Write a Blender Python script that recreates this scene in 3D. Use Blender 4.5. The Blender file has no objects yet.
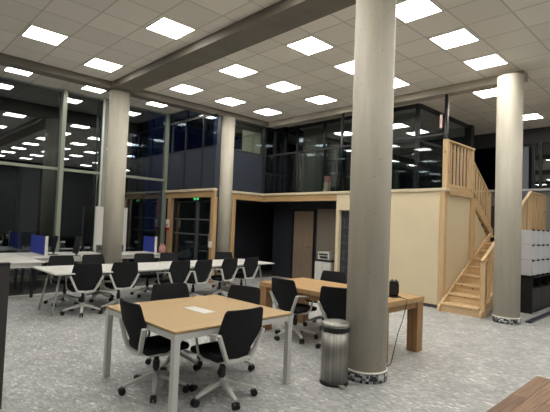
import bpy, bmesh, math, random
from mathutils import Vector, Matrix
random.seed(7)
SC = bpy.context.scene
COL = SC.collection
PI = math.pi

# ------------------------------------------------------------------ materials
def lin(c):
    return tuple(((v/255)/12.92 if v/255 <= .04045 else ((v/255+.055)/1.055)**2.4) for v in c)
def newmat(name):
    m = bpy.data.materials.new(name); m.use_nodes = True
    nt = m.node_tree; return m, nt, nt.nodes['Principled BSDF']
def N(nt, t, **kw):
    n = nt.nodes.new(t)
    for k, v in kw.items():
        if k in n.inputs.keys() if not k.startswith('_') else False: n.inputs[k].default_value = v
        else: setattr(n, k.lstrip('_'), v)
    return n
def plain(name, rgb, rough=.5, metal=0, noise=0, scale=20, bump=0, spec=.5, stretch=None):
    m, nt, b = newmat(name); c = lin(rgb)
    b.inputs['Base Color'].default_value = (*c, 1); b.inputs['Roughness'].default_value = rough
    b.inputs['Metallic'].default_value = metal
    b.inputs['Specular IOR Level'].default_value = spec
    if noise or bump:
        tc = nt.nodes.new('ShaderNodeTexCoord'); n = nt.nodes.new('ShaderNodeTexNoise'); n.inputs['Scale'].default_value = scale
        n.inputs['Detail'].default_value = 5
        src = tc.outputs['Object']
        if stretch:
            mp = nt.nodes.new('ShaderNodeMapping'); mp.inputs['Scale'].default_value = stretch
            nt.links.new(src, mp.inputs['Vector']); src = mp.outputs['Vector']
        nt.links.new(src, n.inputs['Vector'])
        r = nt.nodes.new('ShaderNodeValToRGB')
        r.color_ramp.elements[0].position = .3; r.color_ramp.elements[1].position = .7
        r.color_ramp.elements[0].color = (*[max(0, x*(1-noise)) for x in c], 1)
        r.color_ramp.elements[1].color = (*[min(1, x*(1+noise)) for x in c], 1)
        nt.links.new(n.outputs['Fac'], r.inputs['Fac']); nt.links.new(r.outputs['Color'], b.inputs['Base Color'])
        if bump:
            bp = nt.nodes.new('ShaderNodeBump'); bp.inputs['Strength'].default_value = bump; bp.inputs['Distance'].default_value = .01
            nt.links.new(n.outputs['Fac'], bp.inputs['Height']); nt.links.new(bp.outputs['Normal'], b.inputs['Normal'])
    return m
def wood(name, dark, light, axis=0, rough=.45, scale=2.2, knots=False, contrast=1.0):
    """grain runs along the given axis in object (= world) space"""
    m, nt, b = newmat(name)
    tc = nt.nodes.new('ShaderNodeTexCoord'); mp = nt.nodes.new('ShaderNodeMapping')
    s = [14, 14, 14]; s[axis] = .9
    mp.inputs['Scale'].default_value = s
    n = nt.nodes.new('ShaderNodeTexNoise'); n.inputs['Scale'].default_value = scale; n.inputs['Detail'].default_value = 7
    n.inputs['Distortion'].default_value = .6
    nt.links.new(tc.outputs['Object'], mp.inputs['Vector']); nt.links.new(mp.outputs['Vector'], n.inputs['Vector'])
    r = nt.nodes.new('ShaderNodeValToRGB')
    r.color_ramp.elements[0].position = .5-.2/contrast; r.color_ramp.elements[1].position = .5+.2/contrast
    r.color_ramp.elements[0].color = (*lin(dark), 1); r.color_ramp.elements[1].color = (*lin(light), 1)
    nt.links.new(n.outputs['Fac'], r.inputs['Fac'])
    out = r.outputs['Color']
    if knots:
        v = nt.nodes.new('ShaderNodeTexVoronoi'); v.inputs['Scale'].default_value = 4.5
        nt.links.new(tc.outputs['Object'], v.inputs['Vector'])
        kr = nt.nodes.new('ShaderNodeValToRGB'); kr.color_ramp.elements[0].position = .05; kr.color_ramp.elements[1].position = .13
        kr.color_ramp.elements[0].color = (.45, .3, .2, 1); kr.color_ramp.elements[1].color = (1, 1, 1, 1)
        nt.links.new(v.outputs['Distance'], kr.inputs['Fac'])
        mx = nt.nodes.new('ShaderNodeMixRGB'); mx.blend_type = 'MULTIPLY'; mx.inputs[0].default_value = 1
        nt.links.new(out, mx.inputs[1]); nt.links.new(kr.outputs['Color'], mx.inputs[2]); out = mx.outputs[0]
    nt.links.new(out, b.inputs['Base Color']); b.inputs['Roughness'].default_value = rough
    return m
def tiles(name, base, line, offx, offy, mod, w=.012, off2=None):
    m, nt, b = newmat(name)
    tc = nt.nodes.new('ShaderNodeTexCoord'); sp = nt.nodes.new('ShaderNodeSeparateXYZ'); nt.links.new(tc.outputs['Object'], sp.inputs[0])
    def ln(sock, off):
        a = nt.nodes.new('ShaderNodeMath'); a.operation = 'SUBTRACT'; a.inputs[1].default_value = off; nt.links.new(sock, a.inputs[0])
        d = nt.nodes.new('ShaderNodeMath'); d.operation = 'DIVIDE'; d.inputs[1].default_value = mod; nt.links.new(a.outputs[0], d.inputs[0])
        p = nt.nodes.new('ShaderNodeMath'); p.operation = 'PINGPONG'; p.inputs[1].default_value = .5; nt.links.new(d.outputs[0], p.inputs[0])
        l = nt.nodes.new('ShaderNodeMath'); l.operation = 'LESS_THAN'; l.inputs[1].default_value = w/mod; nt.links.new(p.outputs[0], l.inputs[0])
        return l.outputs[0], d.outputs[0]
    lx, dx = ln(sp.outputs['X'], offx); ly, dy = ln(sp.outputs['Y'], offy)
    mxm = nt.nodes.new('ShaderNodeMath'); mxm.operation = 'MAXIMUM'; nt.links.new(lx, mxm.inputs[0]); nt.links.new(ly, mxm.inputs[1])
    # a slightly different shade for each tile
    fx = nt.nodes.new('ShaderNodeMath'); fx.operation = 'FLOOR'; nt.links.new(dx, fx.inputs[0])
    fy = nt.nodes.new('ShaderNodeMath'); fy.operation = 'FLOOR'; nt.links.new(dy, fy.inputs[0])
    cb = nt.nodes.new('ShaderNodeCombineXYZ'); nt.links.new(fx.outputs[0], cb.inputs[0]); nt.links.new(fy.outputs[0], cb.inputs[1])
    wn = nt.nodes.new('ShaderNodeTexWhiteNoise'); nt.links.new(cb.outputs[0], wn.inputs['Vector'])
    r = nt.nodes.new('ShaderNodeValToRGB'); c = lin(base)
    r.color_ramp.elements[0].color = (*[x*.93 for x in c], 1); r.color_ramp.elements[1].color = (*[x*1.05 for x in c], 1)
    nt.links.new(wn.outputs['Value'], r.inputs['Fac'])
    mx = nt.nodes.new('ShaderNodeMixRGB'); nt.links.new(mxm.outputs[0], mx.inputs[0]); nt.links.new(r.outputs['Color'], mx.inputs[1])
    mx.inputs[2].default_value = (*lin(line), 1)
    nt.links.new(mx.outputs[0], b.inputs['Base Color']); b.inputs['Roughness'].default_value = .85
    b.inputs['Specular IOR Level'].default_value = .2
    return m
def glass(name, tint, base=.05, rough=0.0, power=5):
    m = bpy.data.materials.new(name); m.use_nodes = True; nt = m.node_tree; nt.nodes.clear()
    o = nt.nodes.new('ShaderNodeOutputMaterial'); t = nt.nodes.new('ShaderNodeBsdfTransparent'); g = nt.nodes.new('ShaderNodeBsdfGlossy')
    t.inputs['Color'].default_value = (*tint, 1); g.inputs['Roughness'].default_value = rough
    g.inputs['Color'].default_value = (.9, .95, 1, 1)
    lw = nt.nodes.new('ShaderNodeLayerWeight'); lw.inputs['Blend'].default_value = .5
    p = nt.nodes.new('ShaderNodeMath'); p.operation = 'POWER'; p.inputs[1].default_value = power; nt.links.new(lw.outputs['Facing'], p.inputs[0])
    a = nt.nodes.new('ShaderNodeMath'); a.operation = 'MULTIPLY_ADD'; a.inputs[1].default_value = 1-base; a.inputs[2].default_value = base
    nt.links.new(p.outputs[0], a.inputs[0])
    mx = nt.nodes.new('ShaderNodeMixShader'); nt.links.new(a.outputs[0], mx.inputs[0]); nt.links.new(t.outputs[0], mx.inputs[1]); nt.links.new(g.outputs[0], mx.inputs[2])
    nt.links.new(mx.outputs[0], o.inputs[0])
    return m
def emit(name, rgb, s):
    m, nt, b = newmat(name)
    b.inputs['Emission Color'].default_value = (*lin(rgb), 1); b.inputs['Emission Strength'].default_value = s
    b.inputs['Base Color'].default_value = (*lin(rgb), 1)
    return m
def floor_mat(name, light):
    m, nt, b = newmat(name)
    tc = nt.nodes.new('ShaderNodeTexCoord')
    mp = nt.nodes.new('ShaderNodeMapping'); mp.inputs['Rotation'].default_value = (0, 0, .9); mp.inputs['Scale'].default_value = (1, .45, 1)
    nt.links.new(tc.outputs['Object'], mp.inputs['Vector'])
    v = nt.nodes.new('ShaderNodeTexVoronoi'); v.inputs['Scale'].default_value = 52; nt.links.new(mp.outputs['Vector'], v.inputs['Vector'])
    sc_ = nt.nodes.new('ShaderNodeSeparateColor'); nt.links.new(v.outputs['Color'], sc_.inputs[0])
    r = nt.nodes.new('ShaderNodeValToRGB'); e = r.color_ramp.elements
    k = light
    cols = [(0, (122, 123, 122)), (.25, (134, 136, 136)), (.6, (145, 148, 148)), (.88, (156, 156, 153)), (.94, (174, 175, 174))]
    e[0].position = 0; e[0].color = (*[x*k for x in lin(cols[0][1])], 1)
    e[1].position = 1; e[1].color = (*[x*k for x in lin((186, 188, 188))], 1)
    for pos, c in cols[1:]:
        q = e.new(pos); q.color = (*[x*k for x in lin(c)], 1)
    nt.links.new(sc_.outputs[0], r.inputs['Fac'])
    n2 = nt.nodes.new('ShaderNodeTexNoise'); n2.inputs['Scale'].default_value = 3.2; n2.inputs['Detail'].default_value = 6
    nt.links.new(tc.outputs['Object'], n2.inputs['Vector'])
    r2 = nt.nodes.new('ShaderNodeValToRGB'); r2.color_ramp.elements[0].position = .35; r2.color_ramp.elements[1].position = .7
    r2.color_ramp.elements[0].color = (.82, .82, .82, 1); r2.color_ramp.elements[1].color = (1.08, 1.08, 1.08, 1)
    nt.links.new(n2.outputs['Fac'], r2.inputs['Fac'])
    mx = nt.nodes.new('ShaderNodeMixRGB'); mx.blend_type = 'MULTIPLY'; mx.inputs[0].default_value = 1
    nt.links.new(r.outputs['Color'], mx.inputs[1]); nt.links.new(r2.outputs['Color'], mx.inputs[2])
    nt.links.new(mx.outputs[0], b.inputs['Base Color']); b.inputs['Roughness'].default_value = .42
    return m
def concrete(name, rgb, streak=True):
    m, nt, b = newmat(name); c = lin(rgb)
    tc = nt.nodes.new('ShaderNodeTexCoord')
    mp = nt.nodes.new('ShaderNodeMapping'); mp.inputs['Scale'].default_value = (3, 3, .35) if streak else (1.2, 1.2, 1.2)
    nt.links.new(tc.outputs['Object'], mp.inputs['Vector'])
    n = nt.nodes.new('ShaderNodeTexNoise'); n.inputs['Scale'].default_value = 2.4; n.inputs['Detail'].default_value = 8; n.inputs['Roughness'].default_value = .65
    nt.links.new(mp.outputs['Vector'], n.inputs['Vector'])
    r = nt.nodes.new('ShaderNodeValToRGB'); r.color_ramp.elements[0].position = .3; r.color_ramp.elements[1].position = .72
    r.color_ramp.elements[0].color = (*[x*.84 for x in c], 1); r.color_ramp.elements[1].color = (*[x*1.08 for x in c], 1)
    nt.links.new(n.outputs['Fac'], r.inputs['Fac'])
    v = nt.nodes.new('ShaderNodeTexVoronoi'); v.inputs['Scale'].default_value = 9; nt.links.new(tc.outputs['Object'], v.inputs['Vector'])
    kr = nt.nodes.new('ShaderNodeValToRGB'); kr.color_ramp.elements[0].position = .04; kr.color_ramp.elements[1].position = .09
    kr.color_ramp.elements[0].color = (.55, .53, .5, 1); kr.color_ramp.elements[1].color = (1, 1, 1, 1)
    nt.links.new(v.outputs['Distance'], kr.inputs['Fac'])
    mx = nt.nodes.new('ShaderNodeMixRGB'); mx.blend_type = 'MULTIPLY'; mx.inputs[0].default_value = 1
    nt.links.new(r.outputs['Color'], mx.inputs[1]); nt.links.new(kr.outputs['Color'], mx.inputs[2])
    nt.links.new(mx.outputs[0], b.inputs['Base Color']); b.inputs['Roughness'].default_value = .58
    return m
def mosaic(name, scale=36):
    m, nt, b = newmat(name)
    tc = nt.nodes.new('ShaderNodeTexCoord')
    mp = nt.nodes.new('ShaderNodeMapping'); mp.inputs['Scale'].default_value = (scale,)*3
    nt.links.new(tc.outputs['Object'], mp.inputs['Vector'])
    f = nt.nodes.new('ShaderNodeVectorMath'); f.operation = 'FLOOR'; nt.links.new(mp.outputs['Vector'], f.inputs[0])
    wn = nt.nodes.new('ShaderNodeTexWhiteNoise'); nt.links.new(f.outputs[0], wn.inputs['Vector'])
    r = nt.nodes.new('ShaderNodeValToRGB'); r.color_ramp.interpolation = 'CONSTANT'; e = r.color_ramp.elements
    e[0].color = (*lin((44, 48, 54)), 1); e[1].position = .75; e[1].color = (*lin((185, 188, 188)), 1)
    q = e.new(.35); q.color = (*lin((98, 103, 108)), 1); q = e.new(.6); q.color = (*lin((140, 145, 148)), 1)
    nt.links.new(wn.outputs['Value'], r.inputs['Fac']); nt.links.new(r.outputs['Color'], b.inputs['Base Color'])
    b.inputs['Roughness'].default_value = .25
    return m
def planks(name):
    m, nt, b = newmat(name)
    tc = nt.nodes.new('ShaderNodeTexCoord')
    br = nt.nodes.new('ShaderNodeTexBrick'); br.inputs['Scale'].default_value = 1
    br.inputs['Brick Width'].default_value = .5; br.inputs['Row Height'].default_value = .085; br.inputs['Mortar Size'].default_value = .002
    br.inputs['Color1'].default_value = (*lin((112, 82, 58)), 1); br.inputs['Color2'].default_value = (*lin((154, 122, 92)), 1)
    br.inputs['Mortar'].default_value = (*lin((70, 46, 34)), 1)
    nt.links.new(tc.outputs['Object'], br.inputs['Vector'])
    mp = nt.nodes.new('ShaderNodeMapping'); mp.inputs['Scale'].default_value = (1.5, 30, 10); nt.links.new(tc.outputs['Object'], mp.inputs['Vector'])
    n = nt.nodes.new('ShaderNodeTexNoise'); n.inputs['Scale'].default_value = 3; n.inputs['Detail'].default_value = 8; nt.links.new(mp.outputs['Vector'], n.inputs['Vector'])
    r = nt.nodes.new('ShaderNodeValToRGB'); r.color_ramp.elements[0].position = .35; r.color_ramp.elements[1].position = .65
    r.color_ramp.elements[0].color = (.6, .56, .52, 1); r.color_ramp.elements[1].color = (1.05, 1.05, 1.05, 1)
    nt.links.new(n.outputs['Fac'], r.inputs['Fac'])
    mx = nt.nodes.new('ShaderNodeMixRGB'); mx.blend_type = 'MULTIPLY'; mx.inputs[0].default_value = 1
    nt.links.new(br.outputs['Color'], mx.inputs[1]); nt.links.new(r.outputs['Color'], mx.inputs[2])
    nt.links.new(mx.outputs[0], b.inputs['Base Color']); b.inputs['Roughness'].default_value = .55
    return m
def grout(name, base, line, w, h):
    m, nt, b = newmat(name)
    tc = nt.nodes.new('ShaderNodeTexCoord'); mp = nt.nodes.new('ShaderNodeMapping'); mp.inputs['Rotation'].default_value = (PI/2, 0, PI/2)
    sp = nt.nodes.new('ShaderNodeSeparateXYZ'); nt.links.new(tc.outputs['Object'], sp.inputs[0])
    cb = nt.nodes.new('ShaderNodeCombineXYZ'); nt.links.new(sp.outputs['Y'], cb.inputs[0]); nt.links.new(sp.outputs['Z'], cb.inputs[1])
    br = nt.nodes.new('ShaderNodeTexBrick'); br.offset = 0.5; br.inputs['Scale'].default_value = 1
    br.inputs['Brick Width'].default_value = w; br.inputs['Row Height'].default_value = h; br.inputs['Mortar Size'].default_value = .006
    br.inputs['Color1'].default_value = (*lin(base), 1); br.inputs['Color2'].default_value = (*[x*1.25 for x in lin(base)], 1); br.inputs['Mortar'].default_value = (*lin(line), 1)
    nt.links.new(cb.outputs[0], br.inputs['Vector']); nt.links.new(br.outputs['Color'], b.inputs['Base Color']); b.inputs['Roughness'].default_value = .25
    return m

M = dict(
    floor=floor_mat('terrazzo', 1.45), carpet=plain('carpet', (70, 71, 70), .6, noise=.15, scale=60),
    ceil1=tiles('ceiling_tiles_left', (232, 226, 216), (196, 190, 180), 1.95, 7.98, .655),
    ceil2=tiles('ceiling_tiles_middle', (232, 226, 216), (196, 190, 180), 5.28, 2.79, .6565),
    ceil3=tiles('ceiling_tiles_back', (232, 226, 216), (196, 190, 180), 2.46, 11.82, .655),
    beam=concrete('concrete_beam', (116, 111, 100), False), beamC=plain('painted_beam', (168, 160, 146), .8, noise=.06, scale=3),
    col=concrete('concrete_column', (184, 179, 164)), collar=plain('white_trim', (214, 212, 204), .5),
    mosaic=mosaic('mosaic_tiles'),
    cream=plain('cream_paint', (210, 196, 164), .7, noise=.03, scale=2), ledge=wood('pale_ledge', (190, 178, 150), (208, 196, 168), 1, .5),
    lintel=wood('lintel_wood', (166, 136, 94), (190, 160, 116), 1), post=wood('post_wood', (170, 138, 96), (194, 160, 116), 2),
    pineX=wood('pine_along_x', (184, 154, 112), (212, 184, 144), 0, knots=True), pineY=wood('pine_along_y', (190, 160, 118), (218, 190, 150), 1, knots=True),
    pineZ=wood('pine_upright', (182, 152, 110), (210, 182, 142), 2, knots=True),
    oakX=wood('oak_veneer', (178, 150, 107), (189, 161, 118), 0, .38, contrast=.8), oak=wood('solid_oak', (164, 130, 88), (190, 156, 110), 1, .45),
    oakZ=wood('solid_oak_legs', (134, 98, 62), (168, 132, 90), 2, .5),
    planks=planks('reclaimed_planks'),
    white=plain('white_laminate', (214, 214, 208), .4), whitep=plain('white_plastic', (200, 202, 206), .45), metal=plain('painted_light_metal', (206, 207, 203), .38, .1),
    alumatt=plain('painted_aluminium', (204, 204, 200), .42, .15), doorbar=plain('door_bar_metal', (92, 94, 94), .45, .3), alcove=plain('alcove_paint', (128, 118, 106), .8), alu=plain('brushed_aluminium', (176, 177, 174), .34, .55), steel=plain('brushed_steel', (156, 154, 149), .42, .85, noise=.25, scale=4, stretch=(9, 9, .15)),
    fabric=plain('black_fabric', (30, 31, 34), .85, noise=.2, scale=90, bump=.15, spec=.25), black=plain('black_plastic', (20, 20, 22), .4),
    slate=plain('slate_panel', (50, 55, 66), .35), dark=plain('dark_wall', (38, 41, 48), .55, noise=.06, scale=3), frame=plain('dark_window_frame', (34, 35, 38), .4),
    mull=plain('mullion_metal', (150, 158, 142), .45, .2), pole=plain('white_pipe', (205, 206, 204), .5), grey=plain('grey_paint', (128, 128, 122), .8),
    greydark=plain('dark_grey_laminate', (58, 56, 54), .6), door=wood('door_veneer', (128, 110, 94), (144, 126, 108), 2, .5),
    tile=grout('dark_wall_tiles', (52, 54, 62), (96, 98, 104), .42, .205), blue=plain('blue_felt', (44, 62, 160), .9, noise=.1, scale=80),
    red=plain('red_paint', (190, 30, 34), .4), pink=plain('red_white_pattern', (176, 128, 122), .6, noise=.5, scale=40), palepink=plain('pale_pink', (206, 176, 172), .7), blind=plain('beige_blind', (196, 186, 160), .8),
    greyblind=plain('grey_blind', (120, 126, 136), .8), ext=plain('exterior_concrete', (96, 98, 92), .8), asphalt=plain('asphalt', (22, 23, 25), .9), blocker=plain('sky_blocker', (16, 18, 24), .9),  # last entry: near-black colour of the added sky-hiding blocks outside
    glass=glass('window_glass', (.78, .83, .84), .14), glassB=glass('balustrade_glass', (.82, .84, .84), .03), glassD=glass('tinted_glass', (.42, .5, .62), .09),
    lamp=emit('light_diffuser', (255, 250, 242), 20.0), exitg=emit('exit_green', (60, 220, 120), .8), room=plain('back_wall_paint', (72, 72, 74), .8),
    screen=plain('dark_screen', (38, 38, 42), .3), label=plain('paper_label', (225, 222, 216), .6),
)

# ------------------------------------------------------------------ mesh helpers
class MB:
    def __init__(s): s.v = []; s.f = []; s.m = []
    def add(s, vs, fs, mi=0):
        o = len(s.v); s.v += [tuple(v) for v in vs]; s.f += [tuple(i+o for i in f) for f in fs]; s.m += [mi]*len(fs); return s
    def box(s, x0, x1, y0, y1, z0, z1, mi=0):
        v = [(x, y, z) for z in (z0, z1) for y in (y0, y1) for x in (x0, x1)]
        return s.add(v, [(0, 2, 3, 1), (4, 5, 7, 6), (0, 1, 5, 4), (2, 6, 7, 3), (0, 4, 6, 2), (1, 3, 7, 5)], mi)
    def beam(s, a, b, w, h, mi=0, up=(0, 0, 1)):
        """rectangular bar from a to b, w across, h along up"""
        a = Vector(a); b = Vector(b); d = (b-a).normalized(); u = Vector(up)
        if abs(d.dot(u)) > .98: u = Vector((1, 0, 0))
        r = d.cross(u).normalized(); u = r.cross(d).normalized()
        v = []
        for p in (a, b):
            for i, j in ((-1, -1), (1, -1), (1, 1), (-1, 1)): v.append(p+r*i*w/2+u*j*h/2)
        return s.add(v, [(3, 2, 1, 0), (4, 5, 6, 7), (0, 1, 5, 4), (1, 2, 6, 5), (2, 3, 7, 6), (3, 0, 4, 7)], mi)
    def lathe(s, cx, cy, prof, n=32, mi=0, cap=True):
        o = []
        for r, z in prof: o += [(cx+r*math.cos(2*PI*k/n), cy+r*math.sin(2*PI*k/n), z) for k in range(n)]
        f = []
        for i in range(len(prof)-1):
            for k in range(n): f.append((i*n+k, i*n+(k+1) % n, (i+1)*n+(k+1) % n, (i+1)*n+k))
        if cap: f.append(tuple(range(n-1, -1, -1))); f.append(tuple((len(prof)-1)*n+k for k in range(n)))
        return s.add(o, f, mi)
    def tube(s, pts, r, n=8, mi=0, r2=None, closed=False):
        pts = [Vector(p) for p in pts]; m = len(pts); rings = []
        for i, p in enumerate(pts):
            a = pts[(i-1) % m] if (closed or i > 0) else p; b = pts[(i+1) % m] if (closed or i < m-1) else p
            d = (b-a).normalized(); u = Vector((0, 0, 1)) if abs(d.z) < .9 else Vector((0, 1, 0))
            x = d.cross(u).normalized(); y = x.cross(d).normalized()
            rr = r if r2 is None else r+(r2-r)*i/(m-1)
            rings.append([p+(x*math.cos(2*PI*k/n)+y*math.sin(2*PI*k/n))*rr for k in range(n)])
        v = [q for g in rings for q in g]; f = []
        for i in range(m if closed else m-1):
            j = (i+1) % m
            for k in range(n): f.append((i*n+k, i*n+(k+1) % n, j*n+(k+1) % n, j*n+k))
        if not closed: f.append(tuple(range(n-1, -1, -1))); f.append(tuple((m-1)*n+k for k in range(n)))
        return s.add(v, f, mi)
    def prism(s, poly, ax, a, b, mi=0):
        """polygon in the plane perpendicular to axis ax ('x','y','z'), from a to b"""
        def P(u, v, w): return {'x': (w, u, v), 'y': (u, w, v), 'z': (u, v, w)}[ax]
        n = len(poly); v = [P(u, w, a) for u, w in poly]+[P(u, w, b) for u, w in poly]
        f = [tuple(range(n)), tuple(range(2*n-1, n-1, -1))]+[(i, i+n, (i+1) % n+n, (i+1) % n) for i in range(n)]
        return s.add(v, f, mi)
    def build(s, name, mats, parent=None, bevel=0, seg=2, smooth=False):
        me = bpy.data.meshes.new(name); me.from_pydata(s.v, [], s.f)
        for m in (mats if isinstance(mats, (list, tuple)) else [mats]): me.materials.append(M[m] if isinstance(m, str) else m)
        bm = bmesh.new(); bm.from_mesh(me); bmesh.ops.recalc_face_normals(bm, faces=bm.faces)
        bm.to_mesh(me); bm.free()
        for p, k in zip(me.polygons, s.m): p.material_index = k; p.use_smooth = smooth
        o = bpy.data.objects.new(name, me); COL.objects.link(o)
        if parent is not None:
            o.parent = parent
        if bevel:
            b = o.modifiers.new('bevel', 'BEVEL'); b.width = bevel; b.segments = seg; b.limit_method = 'ANGLE'; b.angle_limit = .6
        if smooth and not bevel:
            pass
        return o
def thing(name, label, cat, loc=(0, 0, 0), rz=0, group=None):
    o = bpy.data.objects.new(name, None); COL.objects.link(o); o.location = loc; o.rotation_euler = (0, 0, rz)
    o['label'] = label; o['category'] = cat
    if group: o['group'] = group
    return o
def tag(o, label, cat, group=None):
    o['label'] = label; o['category'] = cat
    if group: o['group'] = group
    return o
def struct(name, mb, m, label=None, parent=None, **k):
    o = mb.build(name, m, parent, **k)
    if parent is None: o['kind'] = 'structure'
    return o
def sroot(name, loc=(0, 0, 0)):
    o = bpy.data.objects.new(name, None); COL.objects.link(o); o.location = loc; o['kind'] = 'structure'; return o
def dup(root, loc, rz, label, group=None):
    r = root.copy(); COL.objects.link(r); r.location = loc; r.rotation_euler = (0, 0, rz); r['label'] = label
    if group: r['group'] = group
    for ch in list(root.children):
        c = ch.copy(); COL.objects.link(c); c.parent = r
        for g in ch.children:
            d = g.copy(); COL.objects.link(d); d.parent = c
    return r

# ------------------------------------------------------------------ key dimensions
ZC, ZB, ZBK = 4.80, 4.64, 5.0      # ceiling, underside of beams, ceiling strip by the glass
YG, XW = 12.35, 7.1                  # glass front, upper storey side wall
LED = 2.57                           # top of the gallery ledge
X0, Y0, X1 = -5.0, -4.5, 14.5

# ------------------------------------------------------------------ floor
struct('floor', MB().box(X0, X1, Y0, 10.02, -.1, 0), 'floor')
struct('floor_back', MB().box(X0, X1, 10.02, YG, -.1, 0), 'carpet')
struct('trim_1', MB().box(X0, 6.9, 10.0, 10.05, 0, .012), 'collar')
struct('trim_2', MB().box(9.2, X1, 2.56, 2.66, 0, .03), 'slate')       # dark kerb on the floor right of the column

# ------------------------------------------------------------------ ceilings and beams
struct('ceiling_1', MB().box(X0, 4.18, Y0, 9.9, ZC, 5.3), 'ceil1')
struct('ceiling_2', MB().box(4.70, X1, Y0, 9.9, ZC, 5.3), 'ceil2')
struct('ceiling_3', MB().box(X0, XW, 10.2, YG+.2, ZBK, 5.3), 'ceil3')
struct('ceiling_4', MB().box(XW+.06, X1, 10.2, YG+.2, ZC, 5.3), 'ceil2')
struct('beam_1', MB().box(4.18, 4.70, Y0, 9.9, ZB, 5.3), 'beam')
struct('beam_2', MB().box(X0, 9.15, 9.9, 10.2, ZB, 5.3), 'beam')
struct('beam_3', MB().box(9.15, 9.42, 2.74, 9.9, ZB, ZC), 'beamC')
struct('beam_4', MB().box(9.15, X1, 9.9, 10.2, ZB+.05, 5.3), 'frame')

# ------------------------------------------------------------------ columns
def column(x, y, r, top, label, foot):
    t = thing('concrete_column', label, 'column', (x, y, 0))
    MB().lathe(0, 0, [(r, 0), (r, top)], 48).build('shaft', 'col', t, smooth=True)
    if foot:
        MB().lathe(0, 0, [(r+.012, 0), (r+.012, .1)], 48).build('mosaic_skirting', 'mosaic', t, smooth=True)
        MB().lathe(0, 0, [(r+.018, .1), (r+.016, .115), (r, .118)], 48).build('collar', 'collar', t, smooth=True)
    for p in t.children:
        for q in p.data.polygons:
            if abs(q.normal.z) > .7: q.use_smooth = False
    return t
column(4.232, 2.832, .229, ZB, 'round concrete column in the foreground beside the steel bin', True)
column(8.92, 2.9, .226, ZB, 'round concrete column standing at the foot of the wooden staircase', True)
column(4.43, 10.0, .224, ZB, 'round concrete column behind the white tables, nearest the tall dark windows', False)
column(7.64, 10.02, .226, ZB, 'round concrete column between the two timber-framed openings below the gallery', False)

# ------------------------------------------------------------------ ceiling lights
def light(x, y, z, label, group=None, w=.6):
    t = thing('ceiling_light', label, 'ceiling light', (x, y, z-.015), 0, group)
    m = MB(); d = .02
    m.box(0, w, 0, d, 0, .013).box(0, w, w-d, w, 0, .013).box(0, d, d, w-d, 0, .013).box(w-d, w, d, w-d, 0, .013)
    m.build('light_frame', 'collar', t)
    MB().box(d, w-d, d, w-d, .002, .012).build('diffuser', 'lamp', t)
    return t
rown = {5.31: 'row beside the big beam', 6.64: 'middle row', 7.97: 'row beside the gallery'}
for xi, rn in rown.items():
    for yi, yn in ((2.82, 'first'), (4.79, 'second'), (6.76, 'third'), (8.71, 'fourth')):
        light(xi, yi, ZC, f'ceiling panel right of the beam, {rn}, {yn} going towards the windows')
light(3.305, 6.06, ZC, 'lit ceiling panel left of the big beam, largest one there')
light(1.976, 8.01, ZC, 'lit ceiling panel left of the big beam, nearest the left edge of the view')
light(3.28, 8.66, ZC, 'lit ceiling panel left of the big beam, before the column by the windows')
light(2.38, 11.2, ZBK, 'lit ceiling panel in the strip along the windows, leftmost of three', None, .54)
light(4.13, 11.2, ZBK, 'lit ceiling panel in the strip along the windows, middle of three beside the column', None, .54)
light(5.95, 11.2, ZBK, 'lit ceiling panel in the strip along the windows, rightmost of three by the side wall', None, .54)
light(9.9, 3.42, ZC, 'lit ceiling panel just behind the staircase column head')
light(12.66, 3.45, ZC, 'lit ceiling panel above the stair landing, furthest right in the view')
hid = 'ceiling lights of the room outside the view'
for xi in (5.31, 6.64, 7.97, 9.94, 12.6):
    for yi in (.85, -1.12, -3.1): light(xi, yi, ZC, 'lit square ceiling panel of the room outside the view', hid)
for xi, yi in ((1.976, 5.4), (1.976, 2.78), (3.28, 3.45), (3.28, .83), (1.976, .16), (3.28, -1.8), (1.976, -2.5), (0, 6.7), (0, 4.1), (0, 1.5), (0, -1.1), (-2.6, 8), (-2.6, 5.4), (-2.6, 2.8), (-2.6, .2), (-2.6, -2.4)):
    light(xi, yi, ZC, 'lit square ceiling panel of the room outside the view', hid)
for xi in (.6, -1.2, -3.0): light(xi, 11.09, ZBK, 'lit square ceiling panel of the room outside the view', hid)

# ------------------------------------------------------------------ glass front (y = YG)
def window(name, panes, bars, gm='glass', fm='frame'):
    r = sroot(name)
    for b in panes: MB().box(*b).build('pane', gm, r)
    for nm, b, m in bars: MB().box(*b).build(nm, m, r)
    return r
TR = 2.89
xs = [X0, -2.6, -.5, 1.7, 3.93, 5.05, XW]
pan = []; bars = []
for a, b in zip(xs[:-1], xs[1:]):
    pan.append((a+.03, b-.03, YG-.012, YG+.012, .1, TR-.03)); pan.append((a+.03, b-.03, YG-.012, YG+.012, TR+.03, ZBK))
for k, x in enumerate(xs[1:-1]):
    bars.append(('mullion', (x-.05, x+.05, YG-.16, YG+.03, 0, ZBK), 'mull'))
bars.append(('mullion', (XW-.09, XW-.02, YG-.12, YG+.03, 0, ZBK), 'mull'))
bars.append(('transom', (X0, XW-.09, YG-.06, YG+.02, TR-.035, TR+.035), 'mull'))
bars.append(('sill', (X0, XW-.09, YG-.05, YG+.03, 0, .1), 'mull'))
window('window_1', pan, bars)
tag(MB().lathe(4.95, 12.14, [(.028, 0), (.028, ZBK)], 16).build('downpipe', 'pole', smooth=True), 'thin white vertical pipe in front of the windows, left of the column', 'pipe')

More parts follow.
